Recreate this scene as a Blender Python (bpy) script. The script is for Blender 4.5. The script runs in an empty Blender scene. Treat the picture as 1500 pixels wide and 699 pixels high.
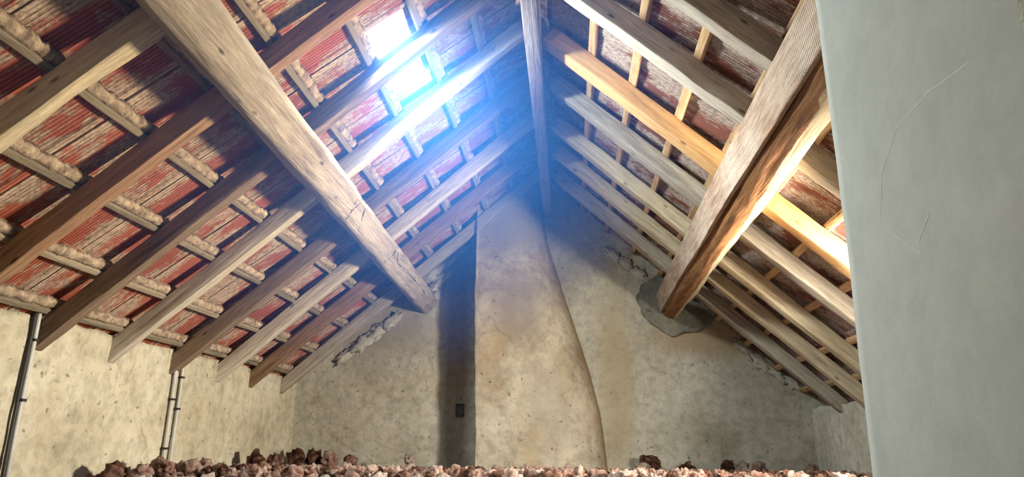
import bpy, bmesh, math, random
from mathutils import Vector, Matrix, noise
rnd = random.Random(7)
C = bpy.context.scene.collection
V = Vector

# ---------------------------------------------------------------- camera, world, lights, exposure
cam = bpy.data.cameras.new('camera'); co = bpy.data.objects.new('camera', cam); C.objects.link(co)
cam.sensor_width = 36; cam.sensor_fit = 'HORIZONTAL'; cam.lens = 36 * 1050 / 1500; cam.clip_start = .02
R = Matrix(((0.99707082, 0.01085419, 0.07570971), (0.07577810, -0.27435324, -0.95863861), (0.01036597, 0.96156772, -0.27437212)))
co.matrix_world = R.to_4x4()
bpy.context.scene.camera = co

W = bpy.data.worlds.new('overcast_sky'); bpy.context.scene.world = W; W.use_nodes = True
bg = W.node_tree.nodes['Background']; bg.inputs[0].default_value = (.86, .94, 1, 1); bg.inputs[1].default_value = 6.0

def area(name, loc, target, size, sizey, power, col, spread=math.pi):
    l = bpy.data.lights.new(name, 'AREA'); l.shape = 'RECTANGLE'; l.size = size; l.size_y = sizey
    l.energy = power; l.color = col; l.spread = spread
    o = bpy.data.objects.new(name, l); C.objects.link(o); o.location = loc
    o.rotation_euler = (V(target) - V(loc)).to_track_quat('-Z', 'Y').to_euler(); return o
# daylight falling in through the gap in the tiles
area('skylight_daylight', (-.768, 3.0, 1.725), (-.442, 3.0, 1.345), .62, .18, 58, (.82, .94, 1))
# daylight through a second gap low in the right slope, behind the grey pier
area('low_opening_daylight', (1.70, 3.08, .43), (-1.9, 3.7, .85), .30, .24, 90, (1, .89, .73), math.radians(145))
# weak fill lamp added behind the camera, inside the closed rear gable
area('rear_fill', (-.2, -.5, .35), (0, 4, .9), 1.2, .8, 2.8, (1, .93, .82))
vs = bpy.context.scene.view_settings
vs.view_transform = 'Standard'; vs.look = 'None'; vs.gamma = 1; vs.use_curve_mapping = False; vs.exposure = 0.60
bpy.context.scene.cycles.use_denoising = True
bpy.context.scene.cycles.max_bounces = 8
bpy.context.scene.cycles.volume_bounces = 0
bpy.context.scene.cycles.diffuse_bounces = 3

# ---------------------------------------------------------------- helpers
def tag(o, label=None, cat=None, group=None, kind=None):
    if label: o['label'] = label
    if cat: o['category'] = cat
    if group: o['group'] = group
    if kind: o['kind'] = kind
    return o
def link(name, me, mat=None, parent=None, mw=None):
    o = bpy.data.objects.new(name, me); C.objects.link(o)
    if mat:
        for m in (mat if isinstance(mat, (list, tuple)) else [mat]): me.materials.append(m)
    if parent: o.parent = parent
    if mw is not None: o.matrix_world = mw
    return o
def mesh(name, vs, fs, smooth=False):
    me = bpy.data.meshes.new(name); me.from_pydata([tuple(v) for v in vs], [], fs); me.validate()
    bm = bmesh.new(); bm.from_mesh(me); bmesh.ops.recalc_face_normals(bm, faces=bm.faces); bm.to_mesh(me); bm.free()
    if smooth: me.polygons.foreach_set('use_smooth', [True] * len(me.polygons))
    return me
def empty(name, loc=(0, 0, 0)):
    o = bpy.data.objects.new(name, None); C.objects.link(o); o.location = loc; o.empty_display_size = .1; return o

# ---------------------------------------------------------------- materials
def nodes(name):
    m = bpy.data.materials.new(name); m.use_nodes = True
    nt = m.node_tree; b = nt.nodes['Principled BSDF']; return m, nt, b
def N(nt, t, **k):
    n = nt.nodes.new(t)
    for a, v in k.items():
        if a.startswith('i_'):
            s = a[2:]; s = int(s) if s.isdigit() else s.replace('_', ' ')
            n.inputs[s].default_value = v
        else: setattr(n, a, v)
    return n
def ramp(nt, src, stops):
    r = nt.nodes.new('ShaderNodeValToRGB'); e = r.color_ramp.elements
    while len(e) < len(stops): e.new(.5)
    for el, (p, c) in zip(e, stops):
        el.position = p; el.color = (*c, 1) if len(c) == 3 else c
    nt.links.new(src, r.inputs[0]); return r.outputs[0]
def grey(v): return (v, v, v)
def coords(nt, scale, world=False, rand=True):
    tc = N(nt, 'ShaderNodeTexCoord'); out = tc.outputs['Object']
    if rand:
        oi = N(nt, 'ShaderNodeObjectInfo')
        mu = N(nt, 'ShaderNodeMath', operation='MULTIPLY', i_1=37.0); nt.links.new(oi.outputs['Random'], mu.inputs[0])
        ad = N(nt, 'ShaderNodeVectorMath', operation='ADD'); nt.links.new(out, ad.inputs[0]); nt.links.new(mu.outputs[0], ad.inputs[1]); out = ad.outputs[0]
    mp = N(nt, 'ShaderNodeMapping'); mp.inputs['Scale'].default_value = scale; nt.links.new(out, mp.inputs[0])
    return mp.outputs[0]
def noise_tex(nt, vec, scale, detail=6, rough=.6, dist=0):
    n = N(nt, 'ShaderNodeTexNoise', i_Scale=scale, i_Detail=detail, i_Roughness=rough, i_Distortion=dist)
    nt.links.new(vec, n.inputs['Vector']); return n.outputs['Fac']
def mix(nt, fac, a, b, mode='MIX'):
    m = N(nt, 'ShaderNodeMix', data_type='RGBA', blend_type=mode)
    for s, v in ((0, fac), (6, a), (7, b)):
        if hasattr(v, 'links') or isinstance(v, bpy.types.NodeSocket): nt.links.new(v, m.inputs[s])
        else: m.inputs[s].default_value = v if s == 0 else (*v, 1)
    return m.outputs[2]
def bump(nt, b, src, strength, dist=.01, prev=None):
    bp = N(nt, 'ShaderNodeBump', i_Strength=strength, i_Distance=dist); nt.links.new(src, bp.inputs['Height'])
    if prev: nt.links.new(prev, bp.inputs['Normal'])
    nt.links.new(bp.outputs[0], b.inputs['Normal']); return bp.outputs[0]

def wood(name, dark, mid, light, grain=1.0, bs=.6, rough=.85, blotch=None, var=.25):
    m, nt, b = nodes(name)
    g = noise_tex(nt, coords(nt, (1.6, 26, 26)), 1.6 * grain, 8, .65, .6)
    col = ramp(nt, g, [(.28, dark), (.5, mid), (.72, light)])
    p = noise_tex(nt, coords(nt, (2.2, 6, 6)), 1.5, 4, .6)
    col = mix(nt, ramp(nt, p, [(.35, grey(.0)), (.7, grey(.75))]), col, blotch or mid)
    f = noise_tex(nt, coords(nt, (5, 60, 60)), 2, 4, .7)
    col = mix(nt, .5, col, ramp(nt, f, [(.3, grey(.45)), (.65, grey(1.15))]), 'MULTIPLY')
    # knots and worm holes
    vo = N(nt, 'ShaderNodeTexVoronoi', i_Scale=1.0); nt.links.new(coords(nt, (5, 14, 14)), vo.inputs['Vector'])
    col = mix(nt, ramp(nt, vo.outputs['Distance'], [(.05, grey(.8)), (.13, grey(0))]), col, tuple(c * .35 for c in dark))
    oi = N(nt, 'ShaderNodeObjectInfo')
    col = mix(nt, 1, col, ramp(nt, oi.outputs['Random'], [(0, grey(1 - var)), (1, grey(1 + var * .6))]), 'MULTIPLY')
    nt.links.new(col, b.inputs['Base Color']); b.inputs['Roughness'].default_value = rough
    b.inputs['Specular IOR Level'].default_value = .25
    n1 = bump(nt, b, g, bs, .012); bump(nt, b, f, bs * .7, .005, n1)
    return m
M = {}
M['rafter_old'] = wood('rafter_old', (.08, .05, .03), (.22, .15, .10), (.42, .32, .23), blotch=(.28, .20, .14))
M['rafter_warm'] = wood('rafter_warm', (.10, .055, .03), (.29, .17, .10), (.46, .32, .21), blotch=(.36, .21, .13))
M['rafter_cream'] = wood('rafter_cream', (.22, .16, .10), (.52, .43, .30), (.74, .65, .49), blotch=(.60, .50, .33))
M['rafter_pale'] = wood('rafter_pale', (.20, .15, .11), (.45, .39, .31), (.66, .61, .52), blotch=(.54, .48, .40))
M['pine_new'] = wood('pine_new', (.42, .22, .08), (.62, .37, .16), (.74, .50, .26), blotch=(.62, .36, .16), bs=.15, var=.1)
M['batten_new'] = wood('batten_new', (.24, .14, .07), (.48, .31, .17), (.62, .44, .26), blotch=(.45, .29, .15), bs=.3)
M['batten_old'] = wood('batten_old', (.10, .08, .055), (.30, .25, .18), (.48, .42, .32), blotch=(.3, .24, .17))
M['purlin_grey'] = wood('purlin_grey', (.14, .10, .07), (.38, .31, .235), (.58, .51, .41), grain=.8, bs=1.0, blotch=(.50, .43, .34), var=.03)
M['ridge_wood'] = wood('ridge_wood', (.13, .10, .09), (.24, .19, .175), (.34, .29, .27), blotch=(.27, .21, .20), var=.02)
M['log_brown'] = wood('log_brown', (.10, .04, .015), (.27, .125, .05), (.40, .21, .10), bs=.5, blotch=(.30, .14, .06), var=.02)
M['log_cream'] = wood('log_cream', (.30, .22, .12), (.60, .49, .32), (.76, .67, .49), bs=.9, blotch=(.62, .52, .36), var=.02)

def log_mat():
    m, nt, b = nodes('log_purlin')
    def col(dark, mid, light):
        g = noise_tex(nt, coords(nt, (1.6, 20, 20), rand=False), 1.6, 8, .65, .6); return g, ramp(nt, g, [(.28, dark), (.5, mid), (.72, light)])
    g, a = col((.10, .04, .015), (.27, .125, .05), (.40, .21, .10)); _, c = col((.32, .23, .12), (.60, .49, .32), (.76, .67, .49))
    at = N(nt, 'ShaderNodeAttribute', attribute_name='hewn'); n = noise_tex(nt, coords(nt, (5, 9, 9), rand=False), 2, 6, .7)
    ad = N(nt, 'ShaderNodeMath', operation='ADD'); nt.links.new(at.outputs['Fac'], ad.inputs[0]); nt.links.new(n, ad.inputs[1])
    k = mix(nt, ramp(nt, ad.outputs[0], [(.42, grey(0)), (.62, grey(1))]), a, c)
    f = noise_tex(nt, coords(nt, (5, 60, 60), rand=False), 2, 4, .7)
    k = mix(nt, .6, k, ramp(nt, f, [(.3, grey(.45)), (.65, grey(1.15))]), 'MULTIPLY')
    nt.links.new(k, b.inputs['Base Color']); b.inputs['Roughness'].default_value = .85; b.inputs['Specular IOR Level'].default_value = .25
    n1 = bump(nt, b, g, .7, .012); bump(nt, b, f, .5, .005, n1); return m
M['log'] = log_mat()

def board_mat():
    m, nt, b = nodes('sawn_board')
    g = noise_tex(nt, coords(nt, (3, 30, 30), rand=False), 2, 6, .6, .5)
    col = ramp(nt, g, [(.3, (.14, .08, .05)), (.5, (.34, .21, .14)), (.7, (.50, .36, .26))])
    wv = N(nt, 'ShaderNodeTexWave', i_Scale=26.0, i_Distortion=2.5, i_Detail=2.0); wv.bands_direction = 'X'
    nt.links.new(coords(nt, (1, .45, .45), rand=False), wv.inputs['Vector'])
    sp = noise_tex(nt, coords(nt, (60, 60, 60), rand=False), 2, 3, .7)
    mu = N(nt, 'ShaderNodeMath', operation='MULTIPLY'); nt.links.new(wv.outputs['Fac'], mu.inputs[0]); nt.links.new(sp, mu.inputs[1])
    big = noise_tex(nt, coords(nt, (1.3, 1.3, 1.3), rand=False), 1.5, 3, .6)
    fac = N(nt, 'ShaderNodeMath', operation='MULTIPLY'); nt.links.new(ramp(nt, mu.outputs[0], [(.22, grey(0)), (.4, grey(1))]), fac.inputs[0])
    nt.links.new(ramp(nt, big, [(.38, grey(.1)), (.62, grey(.85))]), fac.inputs[1])
    col = mix(nt, fac.outputs[0], col, (.70, .67, .60))
    nt.links.new(col, b.inputs['Base Color']); b.inputs['Roughness'].default_value = .9
    bump(nt, b, mu.outputs[0], .6, .006); return m
M['board'] = board_mat()

def plaster(name, base, light, dark, pit=.75, soot_shade=(), bs=.9, crack=.4, mott=.55, stain=(.36, .28, .14), stain_amt=.5):
    m, nt, b = nodes(name)
    v = coords(nt, (1, 1, 1), rand=False)
    n1 = noise_tex(nt, v, 1.7, 7, .62, .3); col = ramp(nt, n1, [(.33, dark), (.5, base), (.68, light)])
    n2 = noise_tex(nt, v, 14, 6, .7); col = mix(nt, mott, col, ramp(nt, n2, [(.3, grey(.42)), (.58, grey(1.15))]), 'MULTIPLY')
    n3 = noise_tex(nt, coords(nt, (1, 1, .7), rand=False), 2.9, 5, .65)
    col = mix(nt, ramp(nt, n3, [(.52, grey(0)), (.75, grey(stain_amt))]), col, stain)
    vo = N(nt, 'ShaderNodeTexVoronoi', i_Scale=13.0, i_Randomness=1.0)
    dd = N(nt, 'ShaderNodeVectorMath', operation='ADD'); nn = N(nt, 'ShaderNodeTexNoise', i_Scale=20.0)
    nt.links.new(v, nn.inputs['Vector']); sc = N(nt, 'ShaderNodeVectorMath', operation='SCALE'); sc.inputs['Scale'].default_value = .06
    nt.links.new(nn.outputs['Color'], sc.inputs[0]); nt.links.new(v, dd.inputs[0]); nt.links.new(sc.outputs[0], dd.inputs[1]); nt.links.new(dd.outputs[0], vo.inputs['Vector'])
    # only some of the cells hold a pit
    hs = N(nt, 'ShaderNodeSeparateColor'); nt.links.new(vo.outputs['Color'], hs.inputs[0])
    pm = N(nt, 'ShaderNodeMath', operation='MULTIPLY'); nt.links.new(ramp(nt, vo.outputs['Distance'], [(.08, grey(1)), (.15, grey(0))]), pm.inputs[0])
    nt.links.new(ramp(nt, hs.outputs[0], [(.50, grey(0)), (.58, grey(1))]), pm.inputs[1])
    mm = N(nt, 'ShaderNodeMath', operation='MULTIPLY', i_1=pit); nt.links.new(pm.outputs[0], mm.inputs[0])
    col = mix(nt, mm.outputs[0], col, tuple(c * .28 for c in base))
    vf = N(nt, 'ShaderNodeTexVoronoi', i_Scale=34.0); nt.links.new(dd.outputs[0], vf.inputs['Vector']); h2 = N(nt, 'ShaderNodeSeparateColor'); nt.links.new(vf.outputs['Color'], h2.inputs[0])
    p2 = N(nt, 'ShaderNodeMath', operation='MULTIPLY'); nt.links.new(ramp(nt, vf.outputs['Distance'], [(.14, grey(1)), (.26, grey(0))]), p2.inputs[0]); nt.links.new(ramp(nt, h2.outputs[0], [(.72, grey(0)), (.8, grey(pit * .8))]), p2.inputs[1])
    col = mix(nt, p2.outputs[0], col, tuple(c * .35 for c in base))
    # hairline cracks
    v2 = N(nt, 'ShaderNodeTexVoronoi', i_Scale=1.3, feature='DISTANCE_TO_EDGE'); nt.links.new(dd.outputs[0], v2.inputs['Vector'])
    ck = N(nt, 'ShaderNodeMath', operation='MULTIPLY'); nt.links.new(ramp(nt, v2.outputs['Distance'], [(.0, grey(crack)), (.010, grey(0))]), ck.inputs[0])
    nt.links.new(ramp(nt, n3, [(.5, grey(0)), (.6, grey(1))]), ck.inputs[1])
    col = mix(nt, ck.outputs[0], col, tuple(c * .3 for c in base))
    for (p, s, c, a) in soot_shade:      # stains, soot and painted shade with a place of their own
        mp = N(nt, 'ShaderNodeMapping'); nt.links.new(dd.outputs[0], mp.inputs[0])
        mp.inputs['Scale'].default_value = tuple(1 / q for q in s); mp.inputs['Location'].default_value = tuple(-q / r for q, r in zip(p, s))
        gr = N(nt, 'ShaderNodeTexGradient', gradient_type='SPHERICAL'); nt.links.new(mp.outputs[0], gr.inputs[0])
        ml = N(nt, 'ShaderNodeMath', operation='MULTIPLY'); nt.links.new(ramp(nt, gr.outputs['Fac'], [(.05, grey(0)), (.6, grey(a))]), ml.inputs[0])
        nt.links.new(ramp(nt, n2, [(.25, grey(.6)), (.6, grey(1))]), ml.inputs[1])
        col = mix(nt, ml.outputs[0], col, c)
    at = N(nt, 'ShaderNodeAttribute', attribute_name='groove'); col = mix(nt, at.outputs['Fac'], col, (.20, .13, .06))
    nt.links.new(col, b.inputs['Base Color']); b.inputs['Roughness'].default_value = .93; b.inputs['Specular IOR Level'].default_value = .15
    q = bump(nt, b, n2, bs, .012); bump(nt, b, pm.outputs[0], -.5, .01, q)
    return m
M['plaster_left'] = plaster('plaster_left', (.53, .49, .37), (.62, .58, .46), (.40, .36, .26), stain_amt=.35)
M['plaster_gable'] = plaster('plaster_gable', (.45, .43, .36), (.56, .545, .47), (.33, .31, .245), soot_shade=[((1.25, 6, .86), (.75, 1, .20), (.36, .25, .13), .7), ((.42, 6, .5), (.22, 1, 1.2), (.36, .28, .15), .6),  # first: soft shade under the right rafters painted in; second: ochre stain
    ((-.90, 5.98, .55), (.17, 1.0, 2.6), (.13, .10, .075), .9), ((.05, 6, 1.75), (.5, 1, .55), (.17, .15, .13), .45),  # painted shade: one widens the chimney's cast shadow, one darkens below the ridge
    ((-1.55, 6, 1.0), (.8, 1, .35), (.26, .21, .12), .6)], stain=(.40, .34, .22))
M['plaster_right'] = plaster('plaster_right', (.60, .60, .54), (.68, .68, .63), (.48, .47, .40), stain_amt=.2)
M['plaster_chimney'] = plaster('plaster_chimney', (.43, .375, .285), (.55, .51, .42), (.27, .21, .15), pit=.9, stain_amt=.75, soot_shade=[
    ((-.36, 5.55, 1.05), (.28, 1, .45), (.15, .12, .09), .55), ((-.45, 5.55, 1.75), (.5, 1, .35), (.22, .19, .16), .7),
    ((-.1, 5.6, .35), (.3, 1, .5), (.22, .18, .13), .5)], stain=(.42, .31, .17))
M['pier_render'] = plaster('pier_render', (.53, .57, .56), (.58, .62, .61), (.49, .53, .52), pit=.0, bs=.12, crack=0, mott=.14, stain=(.64, .67, .64), stain_amt=.5)
M['torn_plaster'] = plaster('torn_plaster', (.55, .56, .48), (.72, .72, .64), (.36, .34, .26), bs=1.5)
M['mortar'] = plaster('mortar', (.20, .20, .17), (.28, .28, .25), (.12, .12, .10), bs=1.2)
M['rubble'] = plaster('rubble', (.36, .31, .22), (.48, .42, .32), (.20, .16, .11), bs=1.6)

def tile_mat(name, red, red2, lime, amt):
    m, nt, b = nodes(name)
    oi = N(nt, 'ShaderNodeObjectInfo')
    col = mix(nt, oi.outputs['Random'], red, red2)
    n1 = noise_tex(nt, coords(nt, (7, 22, 7)), 1.0, 7, .7, .8)
    n0 = noise_tex(nt, coords(nt, (3, 5, 3)), 1.3, 3, .6)
    ad = N(nt, 'ShaderNodeMath', operation='ADD'); nt.links.new(n1, ad.inputs[0]); nt.links.new(n0, ad.inputs[1])
    # lime and moss gather along the side laps
    tc = N(nt, 'ShaderNodeTexCoord'); sx = N(nt, 'ShaderNodeSeparateXYZ'); nt.links.new(tc.outputs['Object'], sx.inputs[0])
    ab = N(nt, 'ShaderNodeMath', operation='ABSOLUTE'); nt.links.new(sx.outputs['Y'], ab.inputs[0])
    e = ramp(nt, ab.outputs[0], [(.075, grey(0)), (.125, grey(.16))])
    a2 = N(nt, 'ShaderNodeMath', operation='ADD'); nt.links.new(ad.outputs[0], a2.inputs[0]); nt.links.new(e, a2.inputs[1])
    hf = N(nt, 'ShaderNodeMath', operation='MULTIPLY', i_1=.5); nt.links.new(a2.outputs[0], hf.inputs[0])
    mask = ramp(nt, hf.outputs[0], [(.60 - amt, grey(0)), (.66 - amt, grey(.85))])
    n2 = noise_tex(nt, coords(nt, (25, 40, 25)), 2, 5, .7)
    lm = ramp(nt, n2, [(.3, tuple(c * .45 for c in lime)), (.5, lime), (.7, tuple(min(1, c * 1.35) for c in lime))])
    col = mix(nt, mask, col, lm)
    col = mix(nt, .6, col, ramp(nt, n2, [(.3, grey(.6)), (.6, grey(1.1))]), 'MULTIPLY')
    sn = N(nt, 'ShaderNodeMath', operation='MULTIPLY', i_1=2 * math.pi * 15 / .272); nt.links.new(sx.outputs['Y'], sn.inputs[0])
    cs = N(nt, 'ShaderNodeMath', operation='COSINE'); ph = N(nt, 'ShaderNodeMath', operation='ADD', i_1=math.pi); nt.links.new(sn.outputs[0], ph.inputs[0]); nt.links.new(ph.outputs[0], cs.inputs[0])
    rib_tone = ramp(nt, cs.outputs[0], [(.0, grey(1)), (.9, grey(.38))])  # stripes of darker tone following the ribs
    col = mix(nt, ramp(nt, n0, [(.35, grey(1)), (.65, grey(.45))]), col, mix(nt, 1, col, rib_tone, 'MULTIPLY'))
    nt.links.new(col, b.inputs['Base Color']); b.inputs['Roughness'].default_value = .85; b.inputs['Specular IOR Level'].default_value = .25
    bump(nt, b, n2, .5, .004); return m
M['tile_left'] = tile_mat('terracotta_left', (.47, .135, .085), (.34, .105, .07), (.46, .38, .30), .115)
M['tile_right'] = tile_mat('terracotta_right', (.30, .115, .085), (.20, .075, .055), (.44, .36, .31), .155)

def simple(name, c1, c2, scale=8, rough=.8, bs=.4, metal=0):
    m, nt, b = nodes(name); n = noise_tex(nt, coords(nt, (1, 1, 1)), scale, 6, .65)
    nt.links.new(ramp(nt, n, [(.35, c1), (.65, c2)]), b.inputs['Base Color'])
    b.inputs['Roughness'].default_value = rough; b.inputs['Metallic'].default_value = metal; bump(nt, b, n, bs, .01); return m
M['nibs'] = simple('lime_crusted_nibs', (.16, .11, .08), (.50, .40, .29), 26, .95, 1)
M['conduit'] = simple('conduit_plastic', (.42, .42, .38), (.54, .54, .50), 6, .5, .1)
M['cable'] = simple('black_cable', (.012, .011, .010), (.03, .028, .025), 6, .6, .1)
M['scratch'] = simple('pale_scratch', (.72, .74, .70), (.82, .83, .80), 9, .9, .0)
M['floor'] = simple('dusty_boards', (.10, .08, .06), (.2, .16, .12), 5)
def wool_mat():
    m, nt, b = nodes('mineral_wool')
    at = N(nt, 'ShaderNodeAttribute', attribute_name='tone')
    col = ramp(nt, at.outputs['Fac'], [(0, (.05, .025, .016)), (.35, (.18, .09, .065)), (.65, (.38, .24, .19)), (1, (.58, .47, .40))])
    n = noise_tex(nt, coords(nt, (1, 1, 1), rand=False), 55, 6, .75)
    col = mix(nt, .8, col, ramp(nt, n, [(.3, grey(.35)), (.6, grey(1.2))]), 'MULTIPLY')
    nt.links.new(col, b.inputs['Base Color']); b.inputs['Roughness'].default_value = 1; b.inputs['Specular IOR Level'].default_value = .05
    bump(nt, b, n, 1, .02); return m
M['wool'] = wool_mat()

# ---------------------------------------------------------------- the two roof planes (underside of the rafters)
PL = {-1: (2.32, .86), 1: (1.94, -.89)}
def frame(side):
    a, m = PL[side]; L = math.hypot(1, m)
    n = V((-m, 0, 1)) / L                       # outward
    up = V((1, 0, m)) / L * (1 if side < 0 else -1)   # up the slope
    return up, V((0, 1, 0)), n
def S(side, x, y, n=0):
    a, m = PL[side]; return V((x, y, a + m * x)) + frame(side)[2] * n

# ---------------------------------------------------------------- shapes
def beam_mesh(name, L, w, h, seg=.06, wob=.004, seed=0, round_=.2, taper=0, bow=0, bite=0):
    """hewn timber: length along +X, width Y, height Z (0..h), uneven faces"""
    n = max(4, int(L / seg)); vs, fs = [], []
    rr = round_ * min(w, h); prof = []
    for cx, cy, a0 in ((w / 2 - rr, h - rr, 0), (-w / 2 + rr, h - rr, 90), (-w / 2 + rr, rr, 180), (w / 2 - rr, rr, 270)):
        for k in range(3):
            a = math.radians(a0 + k * 45); prof.append((cx + rr * math.cos(a), cy + rr * math.sin(a)))
        # mid point of the following face
    full = []
    for i, p in enumerate(prof):
        full.append(p)
        if i % 3 == 2:
            q = prof[(i + 1) % 12]; full += [((p[0] * 2 + q[0]) / 3, (p[1] * 2 + q[1]) / 3), ((p[0] + q[0] * 2) / 3, (p[1] + q[1] * 2) / 3)]
    k = len(full)
    for i in range(n + 1):
        x = L * i / n; t = 1 - taper * i / n; b = bow * math.sin(math.pi * i / n)
        for j, (y, z) in enumerate(full):
            q = V((x * 2.2, y * 9 + seed * 7.1, z * 9))
            d1 = noise.noise(q) * wob; d2 = noise.noise(q + V((31, 7, 3))) * wob
            q2 = V((x * 9, y * 25 + seed * 3.3, z * 25)); d1 += noise.noise(q2) * wob * .45; d2 += noise.noise(q2 + V((9, 5, 1))) * wob * .45
            if bite and y > 0: d1 -= bite * max(0, noise.noise(V((x * 3.1, seed * 5.7, 0))))
            vs.append((x, y * t + d1 + b, (z - h / 2) * t + h / 2 + d2))
    for i in range(n):
        for j in range(k):
            fs.append((i * k + j, i * k + (j + 1) % k, (i + 1) * k + (j + 1) % k, (i + 1) * k + j))
    fs.append(tuple(range(k))[::-1]); fs.append(tuple(n * k + j for j in range(k)))
    me = mesh(name, vs, fs, True)
    me.polygons[-1].use_smooth = False; me.polygons[-2].use_smooth = False
    return me
def basis(x, y, z, o):
    return Matrix(((x.x, y.x, z.x, o.x), (x.y, y.y, z.y, o.y), (x.z, y.z, z.z, o.z), (0, 0, 0, 1)))

# ---------------------------------------------------------------- setting: roof covering, every tile a piece
TW, TG = .272, .30
def tile_mesh(seed):
    # flat interlocking clay tile seen from below: grooved underside, raised side lap, nibs at the head
    w, l = TW, .345; n = 15; ribs = []
    for i in range(n * 4 + 1):
        y = -w / 2 + w * i / (n * 4); ph = i % 4
        d = 0 if ph in (0,) else (.0062 if ph == 2 else .0036)
        if abs(y) > w / 2 - .03: d = -.004 if y > 0 else .002
        ribs.append((y, d))
    vs, fs = [], []
    xs = [-l / 2, -l / 2 + .012, 0, l / 2]
    for x in xs:
        for (y, d) in ribs:
            z = .012 * (y / w) - .028 * (x / l)
            k = 0 if x > -l / 2 + .001 else .004
            vs.append((x, y, z + d * (0 if k else 1) - k + .0012 * noise.noise(V((x * 9, y * 9, seed * 5)))))
    m = len(ribs)
    for a in range(len(xs) - 1):
        for j in range(m - 1):
            fs.append((a * m + j, a * m + j + 1, (a + 1) * m + j + 1, (a + 1) * m + j))
    b0 = len(vs)
    for x in (xs[0], xs[-1]):
        for y in (-w / 2, w / 2): vs.append((x, y, .012 * (y / w) - .028 * (x / l) + .016))
    fs += [(b0, b0 + 1, b0 + 3, b0 + 2)]
    last = (len(xs) - 1) * m
    fs += [tuple([b0 + 1, b0] + list(range(0, m))), tuple([b0 + 2, b0 + 3] + list(range(last + m - 1, last - 1, -1)))]
    fs += [(b0, b0 + 2, last, 2 * m, m, 0), (b0 + 3, b0 + 1, m - 1, 2 * m - 1, 3 * m - 1, last + m - 1)]
    return mesh('roof_tile', vs, fs)
tile_protos = {s: [tile_mesh(i + s * 10) for i in range(3)] for s in (-1, 1)}
BL = [-2.18, -1.985, -1.755, -1.525, -1.30, -1.08, -.845, -.62, -.40]       # batten lines, left slope
BR = [.09, .29, .51, .73, .95, 1.17, 1.39, 1.61, 1.80]
Y0 = .30
for side, name, Bs in ((-1, 'ceiling_left', BL), (1, 'ceiling_right', BR)):
    root = empty(name, (0, 3, 2)); bpy.context.view_layer.update()
    tag(root, 'underside of the %s roof slope, grooved red clay tiles crusted with lime' % ('left' if side < 0 else 'right'), None, None, 'structure')
    for me in tile_protos[side]: me.materials.append(M['tile_left' if side < 0 else 'tile_right'])
    up, wy, n = frame(side); nrm = -1 if side < 0 else 1
    zx, zz = (up, n)
    rows = []
    for x in Bs: rows.append(x)
    if side < 0: rows = [-2.41] + rows + [-.18]
    else: rows = [-.13] + rows + [2.02]
    inv = Matrix.Translation(-root.location)
    for r, x in enumerate(rows):
        off = .0
        y = .31 - 4 * TW + (0 if side < 0 else .1) + TW / 2
        while y < 6.35:
            sky = side < 0 and -.90 < x < -.80 and 2.64 < y < 3.40
            sky = sky or (side > 0 and 1.70 < x < 1.90 and 2.86 < y < 3.40)
            if not sky:
                # tile body lies upslope of its batten; joints line up with 2.20 on the left slope
                p = S(side, x, y, .135) + up * (TG / 2 - .0)
                rz = rnd.uniform(-.012, .012)
                o = bpy.data.objects.new('roof_tile', rnd.choice(tile_protos[side])); C.objects.link(o)
                o.parent = root
                # left-handed frames are avoided: local Y runs +y on the left slope, -y on the right
                X_, Z_ = up, n; Y_ = Z_.cross(X_)
                o.matrix_local = inv @ (basis(X_, Y_, Z_, p + n * rnd.uniform(-.002, .002)) @ Matrix.Rotation(rz, 4, 'Z'))
            y += TW

# ---------------------------------------------------------------- setting: walls and floor
def slab(name, origin, U, Vv, T, nu, nv, top, amp, mat, seed=0, fine=.004, parent=None, rag=0):
    """wall slab: uneven face spanned by U (length) and V (height); top(u) gives the height; T is the thickness vector"""
    o, u, v, t = V(origin), V(U), V(Vv), V(T); vs, fs = [], []; nn = -t.normalized(); un, vn = u.length, v.length
    for i in range(nu + 1):
        a = i / nu; hh = top(a) + (rag * noise.noise(V((a * 40, seed, 1))) if rag else 0)
        for j in range(nv + 1):
            b = hh * j / nv; p = o + u * a + v * b
            q = p * 1.3 + V((seed, 0, 0)); d = noise.noise(q) * amp + noise.noise(p * 6) * fine + noise.noise(p * 17) * fine * .5
            vs.append(p + nn * d)
    for i in range(nu):
        for j in range(nv):
            k = i * (nv + 1) + j; fs.append((k, k + nv + 1, k + nv + 2, k + 1))
    b0 = len(vs)
    for i in range(nu + 1):
        a = i / nu
        for b in (0, top(a)): vs.append(o + u * a + v * b + t)
    for i in range(nu):
        k = b0 + i * 2; fs.append((k, k + 1, k + 3, k + 2))
        fs.append((i * (nv + 1), k, k + 2, (i + 1) * (nv + 1)))
        fs.append((i * (nv + 1) + nv, (i + 1) * (nv + 1) + nv, k + 3, k + 1))
    fs.append(tuple([b0 + 1, b0] + list(range(0, nv + 1))))
    last = nu * (nv + 1); fs.append(tuple([b0 + 2 * nu, b0 + 2 * nu + 1] + list(range(last + nv, last - 1, -1))))
    return link(name, mesh(name, vs, fs, True), mat, parent)
ZF = -.32
w = slab('wall_left', (-2.28, -.6, ZF), (0, 6.62, 0), (0, 0, 1), (-.3, 0, 0), 260, 34, lambda a: .50 - ZF, .012, M['plaster_left'], 1, rag=.025); tag(w, 'low cream plastered wall under the left eaves', None, None, 'structure')
def gable_top(a):
    x = -2.5 + a * 4.7
    return max(.3, min(2.32 + .18 + .86 * x, 1.94 + .18 - .89 * x)) - ZF
w = slab('wall_back', (-2.5, 6.0, ZF), (4.7, 0, 0), (0, 0, 1), (0, .3, 0), 230, 110, gable_top, .016, M['plaster_gable'], 3, fine=.006); tag(w, 'far gable wall in rough stained lime plaster', None, None, 'structure')
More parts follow.
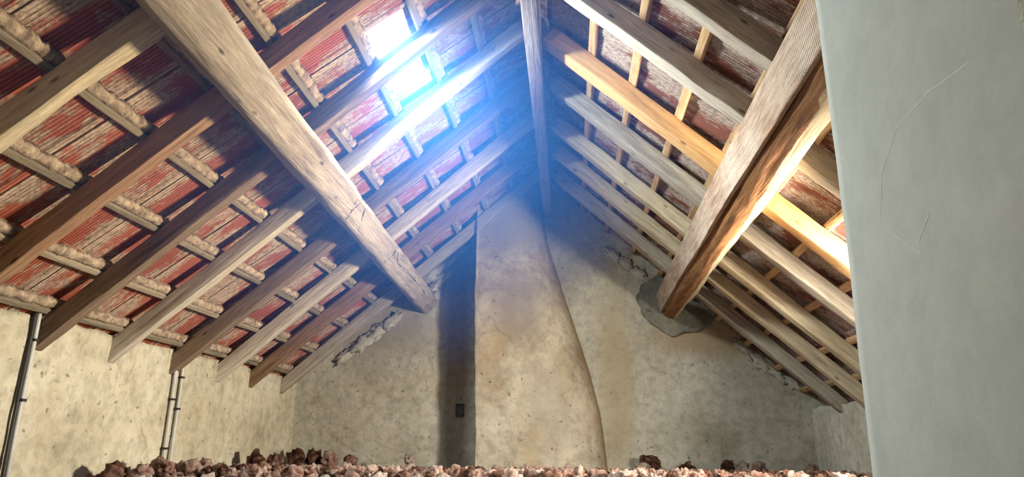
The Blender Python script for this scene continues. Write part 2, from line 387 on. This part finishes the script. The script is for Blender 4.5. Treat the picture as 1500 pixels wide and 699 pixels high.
w = slab('wall_front', (-2.5, -.62, ZF), (4.7, 0, 0), (0, 0, 1), (0, -.25, 0), 40, 20, gable_top, .01, M['plaster_gable'], 8); tag(w, 'gable wall behind the photographer', None, None, 'structure')
w = slab('wall_right', (1.92, -.6, ZF), (0, 6.62, 0), (0, 0, 1), (.3, 0, 0), 200, 20, lambda a: .29 - ZF, .008, M['plaster_right'], 5, rag=.02); tag(w, 'low pale wall under the right eaves', None, None, 'structure')
fl = slab('floor', (-2.5, -.6, ZF), (4.7, 0, 0), (0, 6.9, 0), (0, 0, -.08), 4, 4, lambda a: 1, 0, M['floor'], 0, 0); tag(fl, 'loft floor under the insulation', None, None, 'structure')

def lump(name, c, r, mat, parent=None, amp=.35, freq=2.5, sub=3, flat=None, seed=0):
    bm = bmesh.new(); bmesh.ops.create_icosphere(bm, subdivisions=sub, radius=1)
    for v in bm.verts:
        q = v.co.copy(); d = 1 + amp * noise.noise(q * freq + V((seed * 3.7, 0, 0))) + amp * .5 * noise.noise(q * freq * 3 + V((0, seed, 0)))
        v.co = V((q.x * r[0], q.y * r[1], q.z * r[2])) * d
    me = bpy.data.meshes.new(name); bm.to_mesh(me); bm.free(); me.polygons.foreach_set('use_smooth', [True] * len(me.polygons))
    return link(name, me, mat, parent, Matrix.Translation(V(c)))
gable = bpy.data.objects['wall_back']
lump('mortar_patch', (.93, 6.005, 1.14), (.31, .022, .25), M['mortar'], gable, .35, 1.3, 4)
for i, (x, z, s) in enumerate([(-1.17, 1.34, .07), (-1.08, 1.30, .06), (-1.14, 1.22, .07), (-1.06, 1.42, .05), (-1.11, 1.16, .05), (-1.0, 1.47, .05), (-.9, 1.58, .05),
                               (-.78, 1.70, .06), (-.68, 1.78, .05), (-.6, 1.86, .05), (-1.5, .93, .06), (-1.62, .84, .06), (-1.75, .74, .07), (-1.9, .63, .05), (.5, 1.42, .05), (.62, 1.33, .05), (.40, 1.50, .05), (1.45, .70, .06), (1.55, .60, .06), (1.68, .50, .06), (1.8, .42, .05)]):
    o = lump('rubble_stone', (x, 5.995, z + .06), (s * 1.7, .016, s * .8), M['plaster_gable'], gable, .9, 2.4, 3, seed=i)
    o.matrix_world = Matrix.Translation((x, 5.995, z + .06)) @ Matrix.Rotation(-.71 if x < -.2 else .73, 4, 'Y')
# small dark vent in the strip of painted shade beside the chimney
bm = bmesh.new()
for (a, b, cc, d) in ((-.035, .035, -.045, -.036), (-.035, .035, .036, .045), (-.035, -.026, -.045, .045), (.026, .035, -.045, .045)):
    bmesh.ops.create_cube(bm, size=1, matrix=Matrix.Translation(((a + b) / 2, -.006, (cc + d) / 2)) @ Matrix.Diagonal((b - a, .018, d - cc, 1)))
bmesh.ops.create_cube(bm, size=1, matrix=Matrix.Translation((0, .004, 0)) @ Matrix.Diagonal((.06, .008, .085, 1)))
me = bpy.data.meshes.new('vent'); bm.to_mesh(me); bm.free()
o = link('air_vent', me, M['cable'], None, Matrix.Translation((-.885, 5.975, .26))); tag(o, 'small dark square vent in the strip of painted shade left of the chimney', 'vent')

# ---------------------------------------------------------------- chimney breast
def interp(tab, z):
    for (z0, a), (z1, b) in zip(tab, tab[1:]):
        if z <= z1: return a + (b - a) * max(0, (z - z0)) / (z1 - z0)
    return tab[-1][1]
def chimney():
    YF = 5.62
    left = [(-.32, -.700), (1.5, -.738), (2.6, -.74)]
    right = [(-.32, .32), (-.2, .297), (.26, .245), (.55, .175), (.8, .100), (1.2, -.03), (1.67, -.160), (1.97, -.2), (2.6, -.2)]
    nz, nu = 90, 36; vs, fs = [], []
    for i in range(nz + 1):
        z = ZF + (2.62 - ZF) * i / nz; xl, xr = interp(left, z), interp(right, z)
        row = [(xl, 6.02), (xl + .0, 5.8), (xl, 5.62)]
        for j in range(nu + 1):
            t = j / nu; x = xl + (xr - xl) * (t ** .92)
            y = YF + .50 * t ** 5 * .7
            y += (.0 + .05 * max(0, (z - 1.1))) * 1
            row.append((x, y))
        row.append((xr + .012, 6.02))
        for (x, y) in row:
            p = V((x, y, z)); d = .014 * noise.noise(p * 2.2) + .007 * noise.noise(p * 7) + .003 * noise.noise(p * 22)
            vs.append((x + d * .6, y + d, z))
    k = nu + 5
    for i in range(nz):
        for j in range(k - 1): fs.append((i * k + j, i * k + j + 1, (i + 1) * k + j + 1, (i + 1) * k + j))
        fs.append((i * k + k - 1, i * k, (i + 1) * k, (i + 1) * k + k - 1))
    fs += [tuple(range(k)), tuple(nz * k + j for j in range(k))]
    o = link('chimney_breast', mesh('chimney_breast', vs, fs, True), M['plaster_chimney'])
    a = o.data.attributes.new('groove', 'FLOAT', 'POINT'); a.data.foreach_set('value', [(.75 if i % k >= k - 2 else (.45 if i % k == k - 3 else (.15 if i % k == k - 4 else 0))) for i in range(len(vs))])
    return o
tag(chimney(), 'rough plastered chimney breast tapering up to the ridge against the far gable wall', 'chimney')

# ---------------------------------------------------------------- grey rendered pier on the right
def pier():
    x0, x1, y0, y1, z1 = .60, .95, .35, 1.54, 1.045
    vs, fs = [], []; per = []
    n = 40
    for i in range(n + 1): per.append((x0, y0 + (y1 - y0) * i / n))
    per += [(x1, y1), (x1, y0)]; nz = 60; k = len(per)
    for a in range(nz + 1):
        z = ZF + (z1 - ZF) * a / nz
        for (x, y) in per:
            p = V((x, y, z)); d = .004 * noise.noise(p * 2.5) + .0012 * noise.noise(p * 11)
            e = .003 * noise.noise(V((9, 2, z * 8))) if y == y1 else 0
            vs.append((x + d, y + e, z))
    for a in range(nz):
        for j in range(k): fs.append((a * k + j, a * k + (j + 1) % k, (a + 1) * k + (j + 1) % k, (a + 1) * k + j))
    fs += [tuple(range(k)), tuple(nz * k + j for j in range(k))]
    return link('masonry_pier', mesh('masonry_pier', vs, fs, True), M['pier_render'])
p = pier(); tag(p, 'smooth grey rendered pier close by on the right', 'pier')
me_ = p.data
for pl in me_.polygons:
    if abs(pl.normal.x) < .9: pl.use_smooth = False
# scratches trowelled in the render, and a torn rough patch at the top
def scratch(pts, r=.0009):
    vs, fs = [], []
    for i, (y, z) in enumerate(pts):
        p_ = V((.6, y, z)); sx_ = .6 + .004 * noise.noise(p_ * 2.5) + .0012 * noise.noise(p_ * 11)
        for q in ((0, r), (-.0001, 0), (0, -r)): vs.append((sx_ - .0004 + q[0], y + q[1] * .5, z + q[1]))
    for i in range(len(pts) - 1):
        for j in range(2): fs.append((i * 3 + j, i * 3 + j + 1, i * 3 + j + 4, i * 3 + j + 3))
    return link('scratch', mesh('scratch', vs, fs), M['scratch'], p)
def poly(pts, n=8):
    out = []
    for (a, b) in zip(pts, pts[1:]):
        for i in range(n):
            t = i / n; out.append((a[0] + (b[0] - a[0]) * t + rnd.uniform(-.0015, .0015), a[1] + (b[1] - a[1]) * t + rnd.uniform(-.0015, .0015)))
    return out + [pts[-1]]
for pts in ([(.995, .549), (1.12, .564), (1.246, .557)], [(1.246, .557), (1.329, .5), (1.36, .422), (1.338, .374)], [(1.33, .385), (1.232, .32), (1.226, .3), (1.186, .239)], [(1.18, .371), (1.232, .335)]):
    scratch(poly(pts), .0010)
vs_, fs_ = [], []
for i in range(9):
    for j in range(15):
        y = .80 + .085 * i / 8 + (.012 * noise.noise(V((j * .7, 2, 2))) if i == 8 else 0); z = .45 + .15 * j / 14
        edge = i in (0, 8) or j in (0, 14)
        vs_.append((.601 if edge else .5975 + .004 * noise.noise(V((i * 1.3, j * 1.3, 1))), y + .008 * noise.noise(V((j * .5, i, 7))), z))
for i in range(8):
    for j in range(14): k = i * 15 + j; fs_.append((k, k + 1, k + 16, k + 15))
link('torn_patch', mesh('torn_patch', vs_, fs_, True), M['torn_plaster'], p)

# ---------------------------------------------------------------- rafters
def rafter(side, x_low, x_high, y_near, w, h, mat, label, seed, wob=.004, bow=0, round_=.18, bite=0, drop=0):
    up, wy, n = frame(side); p0 = S(side, x_low, y_near + w / 2, -drop); p1 = S(side, x_high, y_near + w / 2, -drop)
    L = (p1 - p0).length; me = beam_mesh('rafter', L, w, h + drop, .05, wob, seed, round_, 0, bow, bite)
    Y_ = n.cross(up)
    o = link('rafter', me, mat, None, basis(up, Y_, n, p0))
    return tag(o, label, 'rafter', 'rafters of the %s slope' % ('left' if side < 0 else 'right'))
XF = -2.30
LR = [(.75, 'rafter_old', 'dark old rafter of the left slope nearest the photographer'),
      (1.30, 'rafter_old', 'dark old rafter crossing the very top left corner'),
      (1.85, 'rafter_cream', 'left rafter with pale cream uneven underside at the upper left'),
      (2.37, 'rafter_warm', 'left rafter with orange-brown underside running off the left edge just above the wall'),
      (2.90, 'rafter_old', 'left rafter that crosses the roof opening and lands beside the single conduit'),
      (3.42, 'rafter_pale', 'left rafter with bright pale upper half just below the roof opening'),
      (4.00, 'rafter_old', 'left rafter landing on the wall at the paired conduits'),
      (4.56, 'rafter_pale', 'fourth left rafter from the gable wall, foot between paired conduits and corner'),
      (5.06, 'rafter_warm', 'second left rafter from the gable wall'),
      (5.65, 'rafter_pale', 'last left rafter against the gable wall, ending at the chimney')]
LR[7] = (4.56, 'rafter_pale', 'third left rafter from the gable wall')
for i, (y, m, lab) in enumerate(LR):
    rafter(-1, XF, -.17, y, .062, .088, M[m], lab, i, .006, rnd.uniform(-.012, .012), .05, bite=.02 if i in (2, 5) else .006)
RR = [(.85, .08, 'rafter_old', 'old rafter of the right slope nearest the photographer'),
      (1.38, .08, 'rafter_old', 'brown rafter above the sawn board at the top right'),
      (1.84, .08, 'rafter_old', 'dark brown right rafter crossing the top edge of the picture'),
      (2.30, .08, 'rafter_pale', 'right rafter with whitish underside meeting the sawn board near its top'),
      (2.76, .085, 'rafter_pale', 'crooked waney-edged right rafter with cream lower edge above the orange one'),
      (3.32, .10, 'pine_new', 'new orange planed pine rafter of the right slope'),
      (3.80, .085, 'rafter_pale', 'grey-brown right rafter just below the orange pine one'),
      (4.37, .085, 'rafter_cream', 'cream right rafter in the middle of the slope, third from the gable wall'),
      (4.84, .08, 'rafter_cream', 'second right rafter from the gable wall, cream, with its foot on the wall corner'),
      (5.34, .08, 'rafter_pale', 'last right rafter beside the gable wall, grey with a broken foot')]
for i, (y, w, m, lab) in enumerate(RR):
    rafter(1, 1.93, -.11, y, w, .092, M[m], lab, i + 20, .007, rnd.uniform(-.012, .012), .05, bite=.03 if i in (3, 4) else .006)

# ---------------------------------------------------------------- battens
names = ['lowest', 'second', 'third', 'fourth', 'fifth', 'sixth', 'seventh', 'eighth', 'ninth']
def lumpy_strip(L, seed):
    n = int(L / .009); prof = [(-.002, .0), (-.002, .020), (.014, .028), (.034, .022), (.043, .0)]; vs, fs = [], []
    for i in range(n + 1):
        x = L * i / n; s = .62 + .55 * (.5 + noise.noise(V((x * 17, seed * 9, 0)))) + .45 * noise.noise(V((x * 48, seed, 4))) + .3 * noise.noise(V((x * 110, seed, 8)))
        for (a, b) in prof:
            vs.append((x, a * (.7 + .4 * s) + .006 * noise.noise(V((x * 40, a * 99, seed))), b * s + .002))
    k = len(prof)
    for i in range(n):
        for j in range(k - 1): fs.append((i * k + j, i * k + j + 1, (i + 1) * k + j + 1, (i + 1) * k + j))
        fs.append((i * k + k - 1, i * k, (i + 1) * k, (i + 1) * k + k - 1))
    fs += [tuple(range(k)), tuple(n * k + j for j in range(k))]
    return mesh('tile_nibs', vs, fs, True)
for side, Bs in ((-1, BL), (1, BR)):
    up, wy, n = frame(side)
    order = Bs if side < 0 else Bs[::-1]
    for i, x in enumerate(order):
        segs = [(.3, 5.98)]
        for (a, b) in segs:
            bw, bh = (.026, .034) if side < 0 else (.040, .032)
            me = beam_mesh('tile_batten', b - a, bw, bh, .05, .003 if side < 0 else .0015, i + 50 * side, .15)
            X_ = V((0, 1, 0)); Z_ = n; Y_ = Z_.cross(X_)
            base = S(side, x, a, .088 if side < 0 else .092) + up * bw / 2
            o = link('tile_batten', me, M['batten_old' if side < 0 else 'batten_new'], None, basis(X_, Y_, Z_, base))
            tag(o, '%s tile batten up from the %s wall, %s' % (names[i], 'left' if side < 0 else 'right', 'grey, crusted with tile nibs' if side < 0 else 'light brown sawn wood'), 'batten', 'tile battens of the %s slope' % ('left' if side < 0 else 'right'))
            if side < 0:
                s = link('tile_nibs', lumpy_strip(b - a, i), M['nibs'], o)
                # strip hangs from the tiles just upslope of the batten
                s.matrix_world = basis(X_, up, -n, S(side, x, a, .088 + .036) + up * .024)

# ---------------------------------------------------------------- ridge beam and purlins
def long_beam(name, p0, p1, upv, w, h, mat, seed, wob, round_, **k):
    p0, p1 = V(p0), V(p1); X_ = (p1 - p0).normalized(); Z_ = (V(upv) - X_ * V(upv).dot(X_)).normalized(); Y_ = Z_.cross(X_)
    return link(name, beam_mesh(name, (p1 - p0).length, w, h, .05, wob, seed, round_, **k), mat, None, basis(X_, Y_, Z_, p0))
o = long_beam('ridge_beam', (-.154, .1, 1.90), (-.160, 6.0, 1.90), (0, 0, 1), .074, .24, M['ridge_wood'], 3, .004, .06)
tag(o, 'straight ridge beam at the roof apex, greyish under daylight', 'beam')
def purlin(name, c0, c1, r0, r1, mat, seed, squash=(1, 1), wob=.02, y0=.1, y1=6.05, sq=3.2, rot=0, bend=None, nr=28):
    n = 130; vs, fs = [], []
    for i in range(n + 1):
        t = i / n; y = y0 + (y1 - y0) * t; r = r0 + (r1 - r0) * t
        cx = c0[0] + (c1[0] - c0[0]) * t; cz = c0[1] + (c1[1] - c0[1]) * t
        if bend: bx, bz = bend(y); cx += bx; cz += bz
        for j in range(nr):
            a = 2 * math.pi * j / nr; ca, sa = math.cos(a), math.sin(a)
            s = (abs(ca) ** sq + abs(sa) ** sq) ** (-1 / sq)
            q = V((ca * .9, y * 1.4, sa * .9 + seed)); q2 = V((ca * 3, y * 6, sa * 3 + seed))
            rr = r * s * (1 + wob * 2.4 * noise.noise(q) + wob * noise.noise(q2))
            lx, lz = ca * rr * squash[0], sa * rr * squash[1]; cr, sr = math.cos(rot), math.sin(rot)
            vs.append((cx + lx * cr - lz * sr, y, cz + lx * sr + lz * cr))
    for i in range(n):
        for j in range(nr): fs.append((i * nr + j, i * nr + (j + 1) % nr, (i + 1) * nr + (j + 1) % nr, (i + 1) * nr + j))
    fs += [tuple(range(nr)), tuple(n * nr + j for j in range(nr))]
    vs = [V(v) - V((c0[0], y0, c0[1])) for v in vs]
    # local X along the beam for the grain
    vs = [V((v.y, -v.x, v.z)) for v in vs]
    me = mesh(name, vs, fs, True)
    mw = Matrix.Translation((c0[0], y0, c0[1])) @ Matrix.Rotation(math.pi / 2, 4, 'Z')
    return link(name, me, mat, None, mw)
o = purlin('purlin', (-1.078, 1.258), (-1.213, 1.147), .089, .086, M['purlin_grey'], 2, wob=.06, sq=4.5, rot=-.72, nr=44)
tag(o, 'thick weathered grey-beige hewn purlin running down the left slope to the gable wall', 'purlin')
o = purlin('purlin', (.812, 1.132), (.868, 1.082), .078, .078, M['log'], 9, nr=56, wob=.07, sq=2.1, y0=.1)
vals = []
for v in o.data.vertices:
    cx, cz = .812 + .056 * v.co.x / 5.95 - .812, 1.132 - .05 * v.co.x / 5.95 - 1.132
    y = v.co.x + .1; ang = math.degrees(math.atan2(v.co.z - cz, -v.co.y - cx)) % 360      # 234 faces the camera
    if ang < 60: ang += 360
    lim = 258 + (-16 if 1.6 < y < 2.15 else 0) + 22 * min(1, max(0, (y - 2.6) / .8)) + 8 * noise.noise(V((y * 3, 3, 1)))
    vals.append(min(1, max(-.5, (ang - lim) / 14)))
at_ = o.data.attributes.new('hewn', 'FLOAT', 'POINT'); at_.data.foreach_set('value', vals)
tag(o, 'round log purlin of the right slope, brown with a cream hewn side', 'purlin')
# drying cracks along the left purlin, laid onto its surface
bpy.context.view_layer.update()
from mathutils.bvhtree import BVHTree
pu = bpy.data.objects['purlin']; bv = BVHTree.FromPolygons([pu.matrix_world @ v.co for v in pu.data.vertices], [tuple(p.vertices) for p in pu.data.polygons])
for L_ in ([(-.2991, .9093, .2893), (-.2901, .9079, .3024), (-.2786, .9077, .3139), (-.2761, .9002, .3368), (-.2806, .8909, .3571), (-.2759, .8976, .3438), (-.2725, .9106, .3109), (-.2846, .9198, .27)],
           [(-.2801, .9042, .3226), (-.2937, .9081, .2986)], [(-.2505, .9389, .2361), (-.237, .9392, .2487), (-.2314, .9365, .2635), (-.2325, .9433, .2371), (-.2162, .9507, .2223), (-.2025, .9573, .2063), (-.1887, .9638, .1884)]):
    pts = []
    for a, b in zip(L_, L_[1:]):
        for i in range(8):
            h = bv.ray_cast(V((0, 0, 0)), V(a).lerp(V(b), i / 8).normalized())
            if h[0]: pts.append((h[0] + V((rnd.uniform(-.002, .002), 0, rnd.uniform(-.002, .002))), h[1]))
    vs_, fs_ = [], []
    for i, (q, nn) in enumerate(pts):
        w_ = .0035 * (.3 + abs(noise.noise(V((i * .6, 1, 2)))) * 2); sd = nn.cross((pts[min(i + 1, len(pts) - 1)][0] - pts[max(0, i - 1)][0]).normalized())
        for k in (-1, 0, 1): vs_.append(q + sd * w_ * k + nn * (.0012 if k else .0004))
    for i in range(len(pts) - 1):
        for k in (0, 1): fs_.append((i * 3 + k, i * 3 + k + 1, i * 3 + k + 4, i * 3 + k + 3))
    me = mesh('drying_crack', vs_, fs_); c_ = link('drying_crack', me, M['cable'], pu); c_.matrix_parent_inverse = pu.matrix_world.inverted()
# sawn board nailed to the log
def board():
    n = 90; vs, fs = [], []
    A0, A1 = V((.692, .1, 1.274)), V((.745, 6.0, 1.205)); B0, B1 = V((.715, .1, 1.107)), V((.772, 6.0, 1.062))
    T = V((.024, 0, .004))
    for i in range(n + 1):
        t = i / n; e = .002 * noise.noise(V((t * 20, 1, 1))); a = A0.lerp(A1, t) + V((e, 0, e)); b = B0.lerp(B1, t) + V((e, 0, .003 * noise.noise(V((t * 30, 5, 1)))))
        bow = .010 * math.sin(math.pi * min(1, max(0, (t - .1) / .9)))
        a = a + V((-bow, 0, bow * .6)); b = b + V((-bow, 0, bow * .2))
        for p in (a, a.lerp(b, .5), b, b + T, a + T): vs.append(p)
    for i in range(n):
        for j in range(5): fs.append((i * 5 + j, i * 5 + (j + 1) % 5, i * 5 + 5 + (j + 1) % 5, i * 5 + 5 + j))
    fs += [tuple(range(5)), tuple(n * 5 + j for j in range(5))]
    o0 = V((.7, .1, 1.2)); vs = [v - o0 for v in vs]; vs = [V((v.y, -v.x, v.z)) for v in vs]
    return link('sawn_board', mesh('sawn_board', vs, fs), M['board'], None, Matrix.Translation(o0) @ Matrix.Rotation(math.pi / 2, 4, 'Z'))
tag(board(), 'speckled rough-sawn grey-brown board fixed along the left side of the right purlin', 'board')

# ---------------------------------------------------------------- conduits on the left wall
def tube_mesh(name, pts, r, n=10):
    vs, fs = [], []
    for p in pts:
        for j in range(n):
            a = 2 * math.pi * j / n; vs.append((p[0] + r * math.cos(a), p[1] + r * math.sin(a), p[2]))
    for i in range(len(pts) - 1):
        for j in range(n): fs.append((i * n + j, i * n + (j + 1) % n, (i + 1) * n + (j + 1) % n, (i + 1) * n + j))
    fs += [tuple(range(n)), tuple((len(pts) - 1) * n + j for j in range(n))]
    return mesh(name, vs, fs, True)
def conduit(y, r, mat, label, top=.53, name='conduit', clips=(.38, .12)):
    pts = []
    for i in range(24):
        t = i / 23; pts.append((0, .004 * math.sin(t * 5 + y), (top - ZF) * t))
    o = link(name, tube_mesh(name, pts, r), mat, None, Matrix.Translation((-2.262, y, ZF))); tag(o, label, 'conduit' if name == 'conduit' else 'cable')
    for z in clips:
        bm = bmesh.new(); bmesh.ops.create_cube(bm, size=1, matrix=Matrix.Diagonal((2 * r + .008, 2 * r + .008, .012, 1)))
        bmesh.ops.create_cube(bm, size=1, matrix=Matrix.Translation((-.006, r + .012, 0)) @ Matrix.Diagonal((.006, .022, .012, 1)))
        bmesh.ops.bevel(bm, geom=bm.edges[:], offset=.0015, segments=1, affect='EDGES')
        me = bpy.data.meshes.new('clip'); bm.to_mesh(me); bm.free()
        c = link('clip', me, M['cable'], o); c.matrix_parent_inverse = Matrix.Identity(4); c.matrix_basis = Matrix.Translation((0, .004 * math.sin(((z - ZF) / (top - ZF)) * 5 + y), z - ZF))
conduit(2.885, .010, M['conduit'], 'grey conduit on the left wall beside the black cable', clips=(.40, .15))
conduit(2.862, .008, M['cable'], 'black cable running down the left wall beside the single conduit', name='cable', clips=())
conduit(4.035, .011, M['conduit'], 'left-hand one of the two grey conduits close together on the left wall', clips=(.22, -.05))
conduit(4.110, .009, M['conduit'], 'right-hand one of the two grey conduits close together on the left wall', clips=(.35, .17))

# ---------------------------------------------------------------- loose insulation
def insulation():
    vs, fs, tone = [], [], []
    protos = []
    for s in range(6):
        bm = bmesh.new(); bmesh.ops.create_icosphere(bm, subdivisions=3, radius=1)
        P = []
        for v in bm.verts:
            q = v.co.copy(); d = 1 + .55 * noise.noise(q * 1.7 + V((s * 5, 0, 0))) + .38 * noise.noise(q * 4.5 + V((0, s * 4, 0))) + .22 * noise.noise(q * 10)
            P.append((q * d, d))
        F = [tuple(v.index for v in f.verts) for f in bm.faces]; bm.free(); protos.append((P, F))
    def clump(c, r, base):
        P, F = rnd.choice(protos); b = len(vs); rot = Matrix.Rotation(rnd.uniform(0, 6.3), 3, V((rnd.random() - .5, rnd.random() - .5, rnd.random() + .1)))
        for (q, d) in P:
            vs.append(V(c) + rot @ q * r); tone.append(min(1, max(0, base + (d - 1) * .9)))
        fs.extend(tuple(b + i for i in f) for f in F)
    for _ in range(1150):
        y = rnd.uniform(3.6, 5.95); x = rnd.uniform(-2.2, 1.85); r = rnd.uniform(.025, .06) * (.6 + .4 * y / 6)
        top = -.036 * y * 1.0 - .004 - r
        if x < -.0 : top += .0
        if -.75 < x < .3 and y > 5.4: continue
        clump((x, y, top + rnd.uniform(-.03, .028)), r, rnd.choice([.15, .3, .5, .6, .75, .8]))
    for _ in range(350):
        y = rnd.uniform(.3, 3.8); x = rnd.uniform(-2.2, 1.85); clump((x, y, -.25 + rnd.uniform(-.03, .02)), rnd.uniform(.05, .09), rnd.choice([.3, .5, .7, .8]))
    # taller tufts seen along the walls
    for (x, y, z, r, t) in [(-2.1, 3.35, -.13, .05, .45), (-2.0, 3.4, -.14, .045, .7), (-2.05, 3.65, -.12, .045, .6), (-1.98, 3.8, -.125, .05, .75), (-2.0, 4.0, -.12, .04, .7),
                            (-2.1, 4.9, -.10, .05, .1), (-2.05, 5.1, -.12, .05, .3), (-2.12, 5.7, -.10, .06, .12), (-2.0, 5.75, -.11, .06, .2), (-1.85, 5.7, -.12, .06, .6), (-1.7, 5.75, -.13, .05, .5),
                            (-1.2, 5.6, -.12, .035, .9), (-1.22, 5.6, -.09, .02, .9), (.55, 5.7, -.155, .05, .9), (.60, 5.85, -.11, .05, .15), (.66, 5.85, -.13, .05, .2), (.9, 5.8, -.16, .05, .2), (1.2, 5.8, -.14, .05, .1),
                            (1.3, 5.8, -.15, .05, .9), (1.42, 5.75, -.15, .05, .6), (1.75, 5.6, -.15, .05, .8), (-.3, 5.3, -.17, .045, .8), (0, 5.3, -.17, .045, .9)]:
        clump((x, y, z - .02), r, t)
    me = bpy.data.meshes.new('loose_insulation'); me.from_pydata([tuple(v) for v in vs], [], fs)
    me.polygons.foreach_set('use_smooth', [True] * len(me.polygons))
    a = me.attributes.new('tone', 'FLOAT', 'POINT'); a.data.foreach_set('value', tone)
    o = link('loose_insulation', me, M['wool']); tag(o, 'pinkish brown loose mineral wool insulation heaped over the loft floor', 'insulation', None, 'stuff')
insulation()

# ---------------------------------------------------------------- blue haze volume added to stand for lens glare around the roof opening
HAZE = .29
def haze():
    bm = bmesh.new(); bmesh.ops.create_icosphere(bm, subdivisions=4, radius=1)
    me = bpy.data.meshes.new('glare_haze'); bm.to_mesh(me); bm.free()
    m = bpy.data.materials.new('glare_haze'); m.use_nodes = True; nt = m.node_tree; nt.nodes.remove(nt.nodes['Principled BSDF'])
    v = nt.nodes.new('ShaderNodeVolumeScatter'); v.inputs['Color'].default_value = (.05, .27, 1, 1); v.inputs['Anisotropy'].default_value = 0
    tc = N(nt, 'ShaderNodeTexCoord'); gr = N(nt, 'ShaderNodeTexGradient', gradient_type='SPHERICAL'); nt.links.new(tc.outputs['Object'], gr.inputs[0])
    mu = N(nt, 'ShaderNodeMath', operation='MULTIPLY', i_1=HAZE); nt.links.new(gr.outputs['Fac'], mu.inputs[0]); nt.links.new(mu.outputs[0], v.inputs['Density'])
    nt.links.new(v.outputs[0], nt.nodes['Material Output'].inputs['Volume'])
    o = link('glare_haze', me, m, None, Matrix.Translation((-.78, 2.6, 1.55)) @ Matrix.Diagonal((1.35, 2.1, 1.35, 1)))
    tag(o, 'added blue haze standing for lens glare below the roof opening', 'haze', None, 'stuff')
haze()
